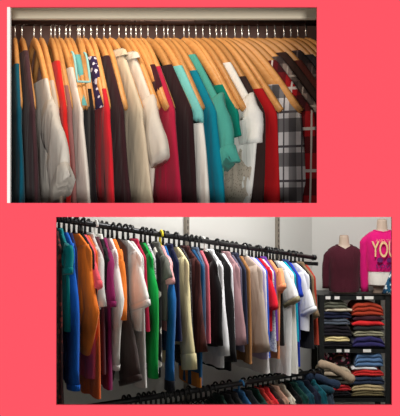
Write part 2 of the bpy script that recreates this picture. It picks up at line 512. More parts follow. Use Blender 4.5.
# hx, sx(shoulder px), bx(bottom outer px) , ny (collar px row), kind, desc, colour spec, opts
FB = fabric
TOP = [
 (15, 19, 24, 63, 'long_sleeved_pullover', 'deep teal top at the closet\'s left end', FB((12, 92, 116)), {}),
 (22, 33, 42, 50, 'cardigan', 'dark aubergine brown cardigan', FB((74, 48, 54)), {'col': 1}),
 (34, 52, 52, 78, 'lace_blouse', 'off-white blouse with a flared frilly sleeve', FB((222, 216, 206)), {'sl': [(50, 96), (62, 130), (77, 170)], 'sr': (.06, .088), 'amax': .17, 'frill': 1}),
 (41, 57, 65, 80, 'printed_blouse', 'beige top with a small red print', FB((206, 190, 172), 'floral', (205, 50, 50), None, .35), {}),
 (51, 65, 76, 60, 'knit_jumper', 'bright red knit top', FB((214, 36, 34)), {'col': 1}),
 (55, 70, 80, 85, 'shirt', 'dusty mauve shirt', FB((150, 100, 98)), {}),
 (59.5, 81, 93, 67, 'cardigan', 'long white cardigan', FB((236, 228, 218)), {'col': 1}),
 (66, 0, 0, 0, 'BARE', '', None, {}),
 (70, 88, 88, 66, 'camisole', 'teal strappy cami top', FB((96, 170, 170)), {'w': .16, 'hemy': 96, 'straps': 1}),
 (78, 0, 0, 0, 'BARE', '', None, {'tip': 92}),
 (80, 92, 99, 95, 'dress', 'plain black dress', FB((24, 18, 22)), {}),
 (84, 106, 108, 62, 'printed_blouse', 'navy top with white flower print', FB((48, 32, 74), 'floral', (215, 210, 225), None, 1.3), {'w': .165, 'hemy': 92}),
 (91, 108, 119, 88, 'dress', 'scarlet red dress', FB((222, 36, 50)), {}),
 (97, 122, 131, 55, 'jacket', 'dark brown jacket', FB((56, 28, 34)), {'col': 1}),
 (104, 0, 0, 0, 'BARE', '', None, {'tip': 127}),
 (110, 141, 162, 53, 'coat', 'long beige collared coat', FB((216, 200, 174)), {'col': 1}),
 (119, 154, 156, 56, 'knit_cardigan', 'off-white knit cardigan with a hanging sleeve', FB((226, 216, 202)), {'sl': [(152, 94), (160, 122), (167, 153)], 'sr': (.06, .045), 'col': 1}),
 (126, 0, 0, 0, 'BARE', '', None, {'tip': 160}),
 (131, 0, 0, 0, 'BARE', '', None, {'tip': 169}),
 (136, 166, 160, 64, 'waistcoat', 'short dark maroon waistcoat', FB((64, 22, 32)), {'w': .19, 'hemy': 104}),
 (141, 173, 181, 66, 'knit_dress', 'crimson knit dress', FB((186, 32, 66)), {}),
 (148, 190, 196, 64, 'jacket', 'near-black brown jacket', FB((46, 24, 28)), {'col': 1}),
 (156.5, 200, 212, 66, 'shirt', 'white shirt with aqua shoulder trim', FB((238, 234, 226)), {'yoke': FB((120, 200, 196))}),
 (164, 0, 0, 0, 'BARE', '', None, {}),
 (168, 214, 226, 70, 'blouse', 'petrol blue blouse', FB((0, 128, 152)), {'col': 1}),
 (174, 223, 222, 54, 'jacket', 'sea green short-sleeved jacket', FB((78, 166, 152)), {'sl': [(222, 92), (229, 116), (235, 152)], 'sr': (.065, .055), 'col': 1, 'frill': 1}),
 (184, 236, 240, 84, 'top', 'emerald green short top', FB((0, 126, 108)), {'hemy': 134}),
 (189, 0, 0, 0, 'BARE', '', None, {'tip': 237}),
 (196, 0, 0, 0, 'BARE', '', None, {'tip': 247}),
 (203, 255, 250, 62, 'lace_blouse', 'white puff-sleeved blouse with a lace hem', FB((240, 238, 232)), {'sl': [(252, 92), (261, 112), (262, 142)], 'sr': (.055, .05), 'lace': FB((190, 178, 162), 'lace', (150, 138, 124), None, 2)}),
 (210, 262, 263, 76, 'top', 'dark chocolate top', FB((52, 36, 34)), {}),
 (216.5, 274, 281, 88, 'dress', 'deep red dress', FB((176, 20, 26)), {}),
 (221.5, 0, 0, 0, 'BARE', '', None, {'tip': 284}),
 (226.5, 298, 309, 84, 'checked_shirt', 'black and white checked shirt', FB((226, 222, 222), 'plaid', (40, 34, 38), (90, 84, 88), .75), {}),
 (235, 0, 0, 0, 'BARE', '', None, {'tip': 305}),
 (242, 312, 322, 60, 'checked_shirt', 'red, black and white checked shirt', FB((168, 26, 34), 'plaid', (34, 22, 26), (216, 206, 200), .62), {'col': 1}),
 (249, 320, 330, 56, 'checked_shirt', 'taupe and black checked flannel shirt', FB((150, 132, 124), 'plaid', (48, 38, 40), (184, 170, 160), .8), {'col': 1}),
 (258, 330, 340, 52, 'jacket', 'dark umber jacket', FB((58, 40, 36)), {}),
 (267, 338, 346, 60, 'shirt', 'dark rust shirt', FB((84, 38, 32)), {}),
 (275, 344, 352, 50, 'checked_shirt', 'charcoal checked shirt', FB((72, 58, 58), 'plaid', (32, 26, 28), (110, 92, 90), .8), {}),
 (284, 352, 358, 54, 'jacket', 'dark grey jacket', FB((48, 44, 48)), {}),
 (291, 356, 362, 56, 'checked_shirt', 'dim brown checked shirt', FB((92, 70, 64), 'plaid', (42, 32, 34), (130, 110, 100), .9), {}),
 (298, 360, 366, 52, 'jacket', 'blue-black jacket', FB((30, 32, 46)), {}),
 (306, 366, 372, 52, 'jacket', 'navy jacket at the closet\'s right end', FB((34, 38, 60)), {}),
]
last_tip = -99
def neighbour(i, step):
    j = i+step
    while 0 <= j < len(TOP):
        if TOP[j][4] != 'BARE': return TOP[j][5].split(' with ')[0].split(' at the ')[0]
        j += step
    return None
HEMZ = ZC0+0.010
for i, (hx, sx, bx, ny, kind, desc, mat, op) in enumerate(TOP):
    O = Vector(((hx-200)/F*YR, YR, HZ))
    if kind == 'BARE':
        tip = op.get('tip', hx+82*max(-.05, min(.85, (hx-30)/270)))
        tip = max(tip-2, last_tip+1.2); last_tip = tip
        pl = Plane(O, solve_psi(O, tip, LT))
        wooden_hanger('bare wooden hanger between %s and %s' % (neighbour(i, -1), neighbour(i, 1)), pl, zct, LT, RISE, 'wooden hangers in the closet')
        continue
    w = op.get('w', 0.252)
    tip = max(sx, last_tip+1.2); last_tip = tip
    psi = solve_psi(O, tip, 0.248)
    pl = Plane(O, psi)
    short = desc.split(' with ')[0].split(' at the ')[0]
    wooden_hanger('wooden hanger carrying the %s' % short, pl, zct, LT, RISE, 'wooden hangers in the closet')
    # collar start: solve zc(a) at row ny
    wn = 0.03
    for k in range(200):
        wn = 0.02+k*0.001
        if zct(wn)+0.007 <= pl.z_at(wn, ny) or wn > w-0.045: break
    hem = HEMZ-HZ
    if 'hemy' in op: hem = min(pl.z_at(w*0.6, op['hemy']), zct(w)-(0.105 if w < .18 else .075))
    a_b, _ = pl.az(bx, 203)
    wh = max(w-0.03, min(w+0.085, a_b))
    if abs(math.sin(psi)) < 0.12: wh = w+0.01
    sl = None; cuff = None
    if 'sl' in op:
        pts = []
        for (x, y) in op['sl']:
            a, z = pl.az(x, y); a = max(w-0.05, min(w+op.get('amax', 0.09), a))
            pts.append((a, pl.z_at(a, y)))
        r0, r1 = op['sr']
        sl = {'pts': pts, 'r0': r0, 'r1': r1, 'T': 0.02}
        if op.get('frill'): cuff = FB((214, 207, 196)) if 'frilly' in desc else mat
        wh = min(wh, w-0.01)
    g = garment(kind, '%s hanging in the closet' % desc if ' at the ' not in desc else '%s, hanging on a wooden hanger' % desc,
                'dress' if 'dress' in kind else ('jacket' if kind in ('jacket', 'coat', 'cardigan', 'knit_cardigan', 'waistcoat') else ('shirt' if 'shirt' in kind else 'top')),
                'clothes hanging in the closet', pl, zct, mat, wn, w, wh, hem, 0.0215 if w < .18 else 0.0155, 0.020 if w < .18 else 0.0150, sl,
                mat if kind in ('coat', 'knit_cardigan') else None, None, 0.008, 1.0, op.get('yoke'), False, False,
                ((pl.z_at(w, 140), hem, op['lace']) if 'lace' in op else None), cuff, 0.05 if op.get('frill') else 0.03, bool(op.get('frill')))
    if op.get('straps'):
        for s_ in (1, -1):
            mb = MB(); ring_ = [0.115+0.008*k for k in range(11)]
            up_ = [(s_*a, -0.019, zct(a)+0.012+0.022*math.sin(PI*q/10)) for q, a in enumerate(ring_)]
            dn_ = [(s_*a, 0.019, zct(a)+0.012+0.022*math.sin(PI*q/10)) for q, a in enumerate(ring_)][::-1]
            mb.tube(up_+dn_, 0.0036, 8); mb.build('strap', FB((150, 205, 205)), g, True)

# ================================================================= SHOP RAIL CLOTHES
WL = 0.165; DB = 0.085; LB = 0.162; TIPA = 0.235; last_tip = -99
zcb = shoulder_curve(DB, LB)
NECKD = 0.052      # rail centre to hanger centre
K = (22, 20, 22); NV = (30, 34, 58)
# hx, sx, desc, kind, mat, hem py, sleeve outer polyline px or None, opts
BOT = [
 (55, 62, 'dark patterned maxi dress', 'dress', FB((52, 26, 28), 'floral', (120, 50, 46), None, .8), 415, None, {}),
 (59, 71, 'teal polo shirt', 'polo_shirt', FB((0, 126, 132)), 330, [(66, 228), (70, 245), (71, 270)], {'r': (.075, .075), 'col': 1, 'cuff': 1}),
 (64, 74, 'royal blue long shirt', 'shirt', FB((24, 98, 200)), 383, [(72, 228), (76, 300), (78, 388)], {'r': (.07, .075), 'cuff': 1}),
 (69, 77, 'navy shirt', 'shirt', FB((26, 36, 84)), 352, None, {}),
 (74, 86, 'bright orange long-sleeved top', 'long_sleeved_pullover', FB((244, 126, 44)), 330, [(82, 227), (91, 268), (98, 313), (88, 356)], {'r': (.075, .05)}),
 (79, 90, 'black vest', 'vest', FB(K), 300, None, {}),
 (81.5, 92, 'salmon pink tee', 'tee_shirt', FB((240, 92, 104)), 378, [(88, 234), (94, 256), (99, 283)], {'r': (.07, .07), 'cuff': 1}),
 (85, 92, 'burnt orange long top', 'long_sleeved_pullover', FB((226, 104, 52)), 396, None, {'w': .17}),
 (90, 103, 'pale grey shirt', 'shirt', FB((206, 202, 198)), 308, [(97, 228), (101, 260), (104, 306)], {'r': (.06, .06), 'col': 1}),
 (95, 106, 'dark plum dress', 'dress', FB((88, 44, 54)), 372, None, {}),
 (99, 109, 'black blouse', 'blouse', FB(K), 295, [(104, 235), (107, 260), (107, 290)], {'r': (.06, .06), 'col': 1, 'colm': FB((225, 222, 215))}),
 (103, 112, 'magenta purple tee', 'tee_shirt', FB((134, 30, 86)), 388, [(109, 236), (111, 262), (112, 304)], {'r': (.06, .05), 'cuff': 1}),
 (108, 121, 'long white sweater', 'sweater', FB((238, 234, 228)), 352, [(118, 240), (121, 300), (117, 368)], {'r': (.065, .055), 'cuff': 1}),
 (112, 122, 'orange tee', 'tee_shirt', FB((240, 128, 48)), 322, [(119, 236), (122, 262), (125, 320)], {'r': (.05, .05)}),
 (117, 131, 'charcoal grey sweater', 'sweater', FB((78, 68, 66)), 362, [(122, 244), (129, 310), (140, 377)], {'r': (.06, .10), 'cuff': 1, 'w': .10, 'bw': .13}),
 (123, 138, 'white tee with wide sleeves', 'tee_shirt', FB((240, 238, 232)), 330, [(133, 238), (141, 266), (148, 302)], {'r': (.08, .08), 'cuff': 1}),
 (128, 141, 'light grey tunic', 'tunic', FB((214, 212, 208)), 386, None, {}),
 (134, 145, 'crimson blouse', 'blouse', FB((176, 28, 64)), 330, None, {'col': 1}),
 (141, 155, 'bright green sweater', 'sweater', FB((14, 158, 66)), 362, [(150, 240), (156, 290), (157, 379)], {'r': (.07, .055)}),
 (145, 159, 'pale patterned shirt', 'shirt', FB((196, 194, 196), 'speckle', (110, 108, 118), None, 1), 371, None, {}),
 (150, 164, 'black printed blouse', 'blouse', FB(K, 'floral', (190, 186, 176), None, .4), 366, None, {}),
 (156, 170, 'sage grey tee', 'tee_shirt', FB((104, 106, 98)), 320, [(165, 246), (168, 262), (170, 276)], {'r': (.065, .065), 'col': 1}),
 (160, 172, 'soft pink blouse', 'blouse', FB((232, 168, 168)), 330, [(168, 246), (170, 262), (172, 282)], {'r': (.05, .05)}),
 (163, 173, 'cobalt blue sweater', 'sweater', FB((26, 96, 160)), 350, [(170, 248), (173, 300), (172, 386)], {'r': (.065, .045), 'cuff': 1, 'cuffm': FB((30, 32, 40)), 'cuffh': .06}),
 (169, 182, 'dark navy jacket', 'jacket', FB((30, 32, 62)), 340, None, {'col': 1}),
 (174, 187, 'cream yellow sweater', 'sweater', FB((236, 222, 172)), 345, [(183, 248), (189, 300), (194, 361)], {'r': (.075, .065), 'cuff': 1, 'cuffh': .09}),
 (179, 191, 'black speckled blouse', 'blouse', FB((40, 36, 40), 'speckle', (90, 86, 90), None, 1), 366, None, {}),
 (184, 198, 'brown pinstripe jacket', 'jacket', FB((84, 44, 42), 'vstripe', (62, 32, 32), None, 1.2), 340, [(194, 246), (201, 300), (206, 352)], {'r': (.08, .065), 'col': 1}),
 (190, 203, 'blue top with an ochre hem', 'pullover', FB((26, 78, 120)), 385, None, {'trim': (FB((196, 120, 48)), .075), 'w': .18, 'bw': .15}),
 (195, 207, 'slate denim shirt', 'shirt', FB((84, 100, 124)), 350, None, {'col': 1}),
 (199, 212, 'rose pink blouse', 'blouse', FB((216, 106, 118)), 342, None, {}),
 (205, 222, 'black long coat', 'coat', FB((20, 18, 20)), 346, [(215, 249), (220, 290), (222, 346)], {'r': (.075, .065)}),
 (209, 223, 'thin white shirt', 'shirt', FB((240, 240, 242)), 366, [(219, 252), (224, 300), (228, 356)], {'r': (.06, .05), 'col': 1}),
 (215, 231, 'plain black sweater', 'sweater', FB(K), 370, [(225, 254), (232, 300), (236, 362)], {'r': (.08, .065)}),
 (220, 234, 'white vest', 'vest', FB((232, 232, 236)), 352, None, {}),
 (225, 240, 'dusty mauve cardigan', 'cardigan', FB((168, 130, 134)), 340, [(235, 256), (241, 300), (245, 345)], {'r': (.06, .05), 'col': 1}),
 (229, 244, 'slate purple shirt', 'shirt', FB((92, 86, 104)), 350, None, {}),
 (234, 250, 'midnight blue shirt', 'shirt', FB((40, 44, 66)), 342, None, {'col': 1}),
 (238, 254, 'toffee brown dress', 'dress', FB((158, 110, 66)), 362, None, {}),
 (242, 262, 'beige grey long sweater', 'sweater', FB((186, 168, 154)), 346, [(254, 260), (264, 300), (270, 352)], {'r': (.085, .075)}),
 (246, 263, 'lilac top', 'pullover', FB((170, 160, 196)), 358, None, {}),
 (249, 266, 'white night shirt', 'shirt', FB((236, 232, 230)), 372, None, {}),
 (252, 269, 'bright blue vest', 'vest', FB((36, 82, 190)), 357, None, {}),
 (256, 275, 'scarlet tee', 'tee_shirt', FB((222, 28, 48)), 330, [(265, 262), (273, 285), (278, 308)], {'r': (.08, .075)}),
 (259, 275, 'grey and white blouse', 'blouse', FB((206, 206, 210), 'speckle', (150, 152, 170), None, 1), 350, None, {}),
 (262, 277, 'violet top', 'pullover', FB((104, 56, 150)), 340, None, {'col': 1}),
 (265, 280, 'coffee brown top', 'pullover', FB((150, 100, 80)), 344, None, {}),
 (267, 281, 'peach orange tee', 'tee_shirt', FB((252, 160, 112)), 358, [(275, 256), (281, 268), (285, 285)], {'r': (.085, .08), 'cuff': 1}),
 (270, 285, 'black camisole', 'vest', FB(K), 345, None, {}),
 (273, 291, 'white tee with a long sleeve', 'long_sleeved_pullover', FB((238, 238, 236)), 374, [(283, 258), (291, 276), (299, 298)], {'r': (.085, .07), 'cuff': 1, 'cuffm': FB((150, 142, 112))}),
 (277, 293, 'ivory blouse', 'blouse', FB((232, 230, 222)), 372, None, {}),
 (281, 296, 'turquoise top', 'pullover', FB((0, 158, 186)), 340, None, {}),
 (284, 300, 'navy blouse', 'blouse', FB((36, 50, 110)), 338, None, {'col': 1}),
 (287.5, 302, 'ultramarine tee', 'tee_shirt', FB((30, 60, 176)), 366, [(295, 264), (300, 280), (302, 296)], {'r': (.07, .065)}),
 (291, 309, 'short-sleeved white tee', 'tee_shirt', FB((238, 238, 240)), 330, [(301, 268), (309, 288), (316, 308)], {'r': (.095, .09), 'cuff': 1}),
 (295, 312, 'plain black tee', 'tee_shirt', FB((22, 22, 26)), 348, None, {}),
 (299, 316, 'khaki brown jacket', 'jacket', FB((132, 110, 84)), 318, [(306, 264), (313, 292), (319, 316)], {'r': (.085, .07), 'col': 1}),
 (303, 320, 'rust red top', 'pullover', FB((170, 62, 42)), 344, None, {}),
]
CATB = {'dress': 'dress', 'tunic': 'top', 'jacket': 'jacket', 'coat': 'jacket', 'cardigan': 'jacket', 'sweater': 'sweater', 'tee_shirt': 't-shirt',
        'shirt': 'shirt', 'polo_shirt': 'shirt', 'blouse': 'blouse', 'vest': 'top', 'pullover': 'top', 'long_sleeved_pullover': 'top'}
YELLOWP = plain('yellow_plastic', (225, 205, 40), 0.4)
WHITEPL = plain('white_plastic', (225, 225, 220), 0.4)
prev = None
for i, (hx, sx, desc, kind, mat, hemy, slp, op) in enumerate(BOT):
    R, s = rail_at(hx)
    O = R-Vector((0, 0, NECKD))
    w = op.get('w', WL)
    tip = max([sx]+[p[0] for p in slp] if slp else [sx]); tip = max(tip, last_tip+1.0); last_tip = tip
    psi = solve_psi(O, tip, TIPA)
    pl = Plane(O, psi)
    sh = desc.split(' with ')[0]
    hm = YELLOWP if i == 22 else (WHITEPL if i in (9, 31, 40) else None)
    hc = 'yellow' if i == 22 else ('white' if hm else 'black')
    plastic_hanger('%s plastic hanger on the upper rail holding the %s' % (hc, sh), pl, zcb, min(LB, w-0.003), NECKD+0.016+0.0070-0.026, 'hangers on the upper shop rail', hm)
    wh = op.get('bw', 0.205 if slp is None else 0.17)
    hem = pl.z_at(wh*0.7, hemy)
    sl = None; cuff = None
    if slp:
        pts = []
        for j, (x, y) in enumerate(slp):
            a, z = pl.az(x, y); a = max(w-0.03, min(0.25, a))
            pts.append((a, pl.z_at(a, y)))
        a0 = w-0.03; pts[0] = (a0, min(pts[0][1], zcb(a0)+0.012))
        if pts[0][1] < zcb(a0)-0.02: pts[0] = (a0, zcb(a0)+0.01)
        sl = {'pts': pts, 'r0': op['r'][0], 'r1': op['r'][1], 'T': 0.024}
        if op.get('cuff'): cuff = op.get('cuffm', mat)
    lab = '%s on the upper rail, %s' % (desc, ('right of the %s' % prev) if prev else 'at the far left end')
    garment(kind, lab, CATB[kind], 'clothes on the upper shop rail', pl, zcb, mat, 0.05, w, wh, hem, 0.015, 0.022, sl,
            op.get('colm', mat) if op.get('col') else None, op.get('trim'), 0.010, 1.0, cuff=cuff, cuffh=op.get('cuffh', 0.03))
    prev = sh

# ---- lower rail
sA = rail_at(140)[1]; sB = rail_at(318)[1]
A3 = P0+d2*sA; B3 = P0+d2*sB
zA = CZ+(208-399)/F*A3.y; zB = CZ+(208-371)/F*B3.y
def low_at(px):
    _, s = rail_at(px); t = (s-sA)/(sB-sA)
    q = P0+d2*s
    return Vector((q.x, q.y, zA+(zB-zA)*t))
lr = thing('clothes_rail', 'dark round lower rail near the bottom of the shop wall, hung with black hangers', 'rail', (0, 0, 0))
mb = MB(); mb.tube([low_at(60), low_at(320)], 0.016, 14); mb.build('tube', RAILM, lr, True)
LOWG = {
 218: ('dark green top', (30, 52, 44)), 225: ('black top', (24, 22, 24)), 232: ('charcoal top', (44, 42, 44)), 239: ('denim blue top', (50, 96, 140)),
 246: ('dark grey top', (50, 50, 54)), 253: ('pine green top', (28, 66, 56)), 258: ('brick red top', (190, 52, 46)), 263: ('bright red top', (210, 44, 50)),
 268: ('dark brown top', (60, 40, 36)), 273: ('pinkish beige top', (196, 150, 128)), 279: ('cream blouse', (226, 216, 196)), 285: ('black blouse', (26, 24, 26)),
 291: ('bottle green blouse', (24, 74, 66)), 297: ('petrol blouse', (30, 84, 100)), 303: ('midnight blouse', (34, 40, 62)), 309: ('teal blouse', (24, 104, 118)), 315: ('slate blouse', (70, 84, 100)),
}
pxs = [126+5.0*k for k in range(19)]
pxs = [p for p in pxs if p < 216]+sorted(LOWG)
prev = None
BLUEP = plain('blue_plastic', (70, 140, 200), 0.4)
for px in pxs:
    R = low_at(px); O = R-Vector((0, 0, NECKD)); sx = px+10+12*(px-60)/240
    pl = Plane(O, solve_psi(O, sx+4, TIPA))
    if px in LOWG:
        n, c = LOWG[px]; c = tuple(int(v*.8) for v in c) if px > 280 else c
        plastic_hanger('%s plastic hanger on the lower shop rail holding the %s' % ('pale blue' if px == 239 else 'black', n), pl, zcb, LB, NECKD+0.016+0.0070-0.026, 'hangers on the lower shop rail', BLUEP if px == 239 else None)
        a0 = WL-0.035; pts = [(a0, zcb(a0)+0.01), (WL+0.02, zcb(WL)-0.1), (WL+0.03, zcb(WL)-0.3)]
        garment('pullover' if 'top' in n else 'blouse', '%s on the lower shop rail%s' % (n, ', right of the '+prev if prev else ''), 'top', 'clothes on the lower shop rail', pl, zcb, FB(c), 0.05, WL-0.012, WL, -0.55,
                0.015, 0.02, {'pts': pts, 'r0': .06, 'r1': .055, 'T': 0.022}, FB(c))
        prev = n
    else:
        plastic_hanger('black plastic hanger without clothes on the left half of the lower shop rail', pl, zcb, LB, NECKD+0.016+0.0070-0.026, 'empty hangers on the lower shop rail')

# ================================================================= SHELF UNIT
SY0, SY1 = 5.98, 6.32
def sxp(px, Y=SY0): return (px-200)/F*Y
X0, X1 = sxp(318), sxp(391)
zs1 = CZ+(208-295)/F*SY0; zs2 = CZ+(208-348)/F*SY0; zs3 = CZ+(208-397)/F*SY0; zs4 = 0.35
su = thing('shelf_unit', 'black metal shelf unit with folded clothes under the two mannequin busts', 'shelf unit', (0, 0, 0))
SHM = plain('shelf_black', (34, 36, 36), 0.4, 0.3, 0.1, 12)
TH = 5.0/F*SY0
for z in (zs1, zs2, zs3, zs4):
    m = MB(); m.box(X0, X1, SY0, SY1, z-0.006, z); m.box(X0, X1, SY0, SY0+0.012, z-TH, z); m.box(X0, X1, SY1-0.012, SY1, z-TH, z)
    sh = m.build('shelf', SHM, su)
    if z == zs1: sh1 = sh
    if z == zs2: sh2 = sh
    if z == zs3: sh3 = sh
for (x, y) in ((X0, SY0), (X1-0.045, SY0), (X0, SY1), (X1-0.045, SY1)):
    m = MB()
    yy = y-0.012 if y == SY0 else y
    m.box(x, x+0.045, yy, yy+0.010, 0, zs1); xx = x if x == X0 else x+0.037
    m.box(xx, xx+0.008, yy, yy+0.04 if y == SY0 else yy+0.010, 0, zs1)
    m.build('post', SHM, su)
TAGM = plain('paper_tag', (238, 236, 230), 0.8)
for (px, py, z, wpx) in ((328, 0, zs1, 5), (337, 0, zs1, 5), (359, 0, zs1, 5), (369, 0, zs1, 9), (339, 0, zs2, 5), (347, 0, zs2, 5), (367, 0, zs2, 8), (329, 0, zs3, 8)):
    x = sxp(px)
    m = MB(); hw = wpx/2/F*SY0; m.box(x-hw, x+hw, SY0-0.003, SY0-0.0004, z-TH*0.85, z-TH*0.25)
    m.build('price_tag', TAGM, sh1 if z == zs1 else (sh2 if z == zs2 else sh3))

def folded(name, label, cat, group, px0, px1, z0, h, mat, yf=SY0+0.02, depth=0.26, layers=2, tilt=0.0, sag=0.0):
    """a garment folded into a soft stack: its front shows the rolled edges of its layers"""
    SEED[0] += 1; rnd = random.Random(SEED[0])
    x0, x1 = sxp(px0, yf), sxp(px1, yf)
    cxm, hw = (x0+x1)/2, (x1-x0)/2
    prof = []
    lh = h/layers
    for l in range(layers):
        for k in range(7):
            t = -PI/2+PI*k/6
            prof.append((-lh*0.55*math.cos(t)+lh*0.25+rnd.uniform(-.002, .002), l*lh+lh/2+lh/2*math.sin(t)))
    back = [(depth, h*0.95), (depth+0.004, h*0.5), (depth, 0.0)]
    prof = prof+back
    rings = []; n = 15
    p1, p2 = rnd.uniform(0, 6), rnd.uniform(0, 6)
    for i in range(n):
        u = -1+2*i/(n-1)
        k = (1-abs(u)**8*0.55)
        zz = 0.06*math.sin(u*3+p1)+0.05*math.sin(u*7+p2)-sag*u*u
        dy = 0.008*math.sin(u*4+p2)
        rings.append([(hw*u*(1.0-0.02*math.sin(q*3+p1)), (y+dy) if y < depth*0.9 else y, max(0, z*(1+zz)*k)+hw*(u+1)*tilt) for q, (y, z) in enumerate(prof)])
    mb = MB(); mb.loft(rings)
    o = mb.build(name, mat, None, True)
    o.location = (cxm, yf, z0)
    tag(o, label, cat, group)
    return o
def stack(px0, px1, z0, items, group, yf=SY0+0.02, gap=0.001):
    z = z0+0.002
    for (name, label, cat, hpx, mat, dx0, dx1, layers) in items:
        h = hpx/F*yf
        folded(name, label, cat, group, px0+dx0, px1+dx1, z, h*0.97, mat, yf, 0.24, layers)
        z += h*1.03+gap
G1 = 'folded clothes on the middle shelf'
stack(320, 351, zs2, [
 ('folded_tee_shirt', 'black folded top at the bottom of the left pile, second shelf', 'folded clothes', 5.5, FB((26, 24, 28)), 0, 0, 2),
 ('folded_tee_shirt', 'pale yellow folded top low in the left pile, second shelf', 'folded clothes', 5, FB((232, 214, 156)), 5, -1, 2),
 ('folded_sweater', 'thick black folded sweater under the grey one, left pile', 'folded clothes', 11, FB((30, 26, 34)), 1, 0, 3),
 ('folded_sweater', 'slate grey folded sweater in the left pile, second shelf', 'folded clothes', 6, FB((84, 92, 104)), 0, -1, 2),
 ('folded_sweater', 'navy folded sweater in the left pile, second shelf', 'folded clothes', 6.5, FB((28, 32, 56)), 2, 0, 2),
 ('folded_shirt', 'thin cream folded shirt near the top of the left pile', 'folded clothes', 3, FB((206, 196, 172)), 6, 3, 1),
 ('folded_sweater', 'olive grey folded sweater on top of the left pile, top gap', 'folded clothes', 7, FB((98, 100, 86)), 4, -4, 2)], G1)
stack(353, 385, zs2, [
 ('folded_jeans', 'indigo folded jeans at the bottom of the right pile', 'folded clothes', 10.5, FB((50, 46, 96)), 0, -1, 2),
 ('folded_trousers', 'grey-khaki folded trousers in the right pile, above the indigo jeans', 'folded clothes', 5.5, FB((150, 146, 122)), 1, -1, 2),
 ('folded_tee_shirt', 'charcoal folded top in the right pile below the red one', 'folded clothes', 4.5, FB((44, 44, 46)), 1, -1, 1),
 ('folded_tee_shirt', 'bright red folded top in the right pile, second shelf', 'folded clothes', 5, FB((222, 46, 48)), -1, -1, 1),
 ('folded_tee_shirt', 'dark plum folded top under the rust sweater, right pile', 'folded clothes', 4.5, FB((66, 34, 44)), 0, -1, 1),
 ('folded_sweater', 'thick rust-red folded sweater on top of the right pile', 'folded clothes', 13, FB((172, 62, 40)), -1, -2, 3)], G1)
G2 = 'clothes piled on the lower shelf'
stack(352, 385, zs3, [
 ('folded_trousers', 'olive folded trousers at the bottom of the lower right pile', 'folded clothes', 5, FB((110, 100, 70)), 0, -1, 2),
 ('folded_trousers', 'sand beige folded trousers in the lower right pile', 'folded clothes', 6, FB((190, 170, 128)), 0, -1, 2),
 ('folded_jeans', 'dark denim folded jeans in the lower right pile', 'folded clothes', 8, FB((44, 54, 76)), -2, -1, 2),
 ('folded_tee_shirt', 'red folded top in the lower right pile, under the white one', 'folded clothes', 6, FB((214, 52, 50)), 1, -1, 2),
 ('folded_tee_shirt', 'white folded top under the mid-blue jeans, lower shelf', 'folded clothes', 3, FB((226, 226, 228)), 0, -8, 1),
 ('folded_jeans', 'mid-blue folded denim jeans on top of the lower right pile', 'folded clothes', 14, FB((92, 124, 164)), 3, -2, 3)], G2)
stack(318, 351, zs3, [
 ('folded_tee_shirt', 'black folded top at the bottom of the lower left pile', 'folded clothes', 5, FB((30, 28, 32)), 0, 0, 2),
 ('folded_tee_shirt', 'dark red folded top in the lower left pile', 'folded clothes', 6, FB((196, 46, 54)), 8, 0, 2),
 ('folded_sweater', 'dark olive folded sweater in the lower left pile', 'folded clothes', 8, FB((62, 60, 52)), 2, 0, 2),
 ('folded_trousers', 'greyish khaki folded trousers in the lower left pile, below the floral bag', 'folded clothes', 9, FB((186, 170, 146)), 2, 0, 2)], G2)
# floral bag
zb = zs3+0.002+(5+6+8+9)*1.03/F*(SY0+0.02)+0.008
fb = thing('fabric_bag', 'black fabric bag with pink flowers on the lower shelf, left pile', 'bag', ((sxp(328)+sxp(354))/2, SY0+0.04, zb))
hw = (sxp(354)-sxp(328))/2; hh = 13/F*SY0
rings = []
for (z, k, d) in ((0, .93, .08), (hh*.12, 1, .1), (hh*.5, 1.02, .11), (hh*.85, .97, .095), (hh, .88, .07)):
    rings.append([(hw*k*math.copysign(abs(math.cos(2*PI*i/28))**.5, math.cos(2*PI*i/28)), .12+d*math.copysign(abs(math.sin(2*PI*i/28))**.6, math.sin(2*PI*i/28)), z) for i in range(28)])
mb = MB(); mb.loft(rings); mb.build('pouch', FB((46, 26, 34), 'floral', (206, 96, 124), (196, 190, 190), .8), fb, True)
mb = MB(); mb.tube([(-hw*.5, .02, hh*.5), (-hw*.3, .01, hh*.75), (0, .008, hh*.82), (hw*.3, .01, hh*.75), (hw*.5, .02, hh*.5)], .006, 8); mb.build('handle', FB((110, 60, 44)), fb, True)

# loose clothes slung over the front of the lower shelf
def sling(name, label, pts, r, mat, cat='trousers'):
    mb = MB(); rings = []
    P3 = [P(x, y, Y) for (x, y, Y) in pts]
    Q = []
    for i in range(len(P3)-1):
        for k in range(5): Q.append(P3[i].lerp(P3[i+1], k/5))
    Q.append(P3[-1])
    c = Q[0].copy()
    n = len(Q)
    for i, p in enumerate(Q):
        t = (Q[min(i+1, n-1)]-Q[max(i-1, 0)]).normalized(); u = t.cross(Vector((0, 1, 0))).normalized(); v = Vector((0, 1, 0))
        rr = r*(1+0.10*math.sin(i*1.1)+0.07*math.sin(i*2.3))*(0.7 if i in (0, n-1) else 1)
        rings.append([p-c+u*rr*math.cos(2*PI*k/14)*(1+.12*math.sin(3*k+i*.6))+v*rr*.7*math.sin(2*PI*k/14) for k in range(14)])
    mb.loft(rings); o = mb.build(name, mat, None, True); o.location = c
    tag(o, label, cat, 'clothes slung in front of the shelf')
sling('rolled_trousers', 'beige rolled trousers slung across the front of the lower shelf', [(318, 364, 5.86), (330, 366, 5.86), (342, 373, 5.86), (354, 381, 5.86)], .030, FB((176, 154, 130)))
sling('rolled_jeans', 'dark blue rolled denim jeans lying beyond the end of the lower rail', [(304, 378, 5.70), (316, 377, 5.72), (328, 382, 5.74), (340, 386, 5.76)], .028, FB((40, 54, 76)), 'jeans')
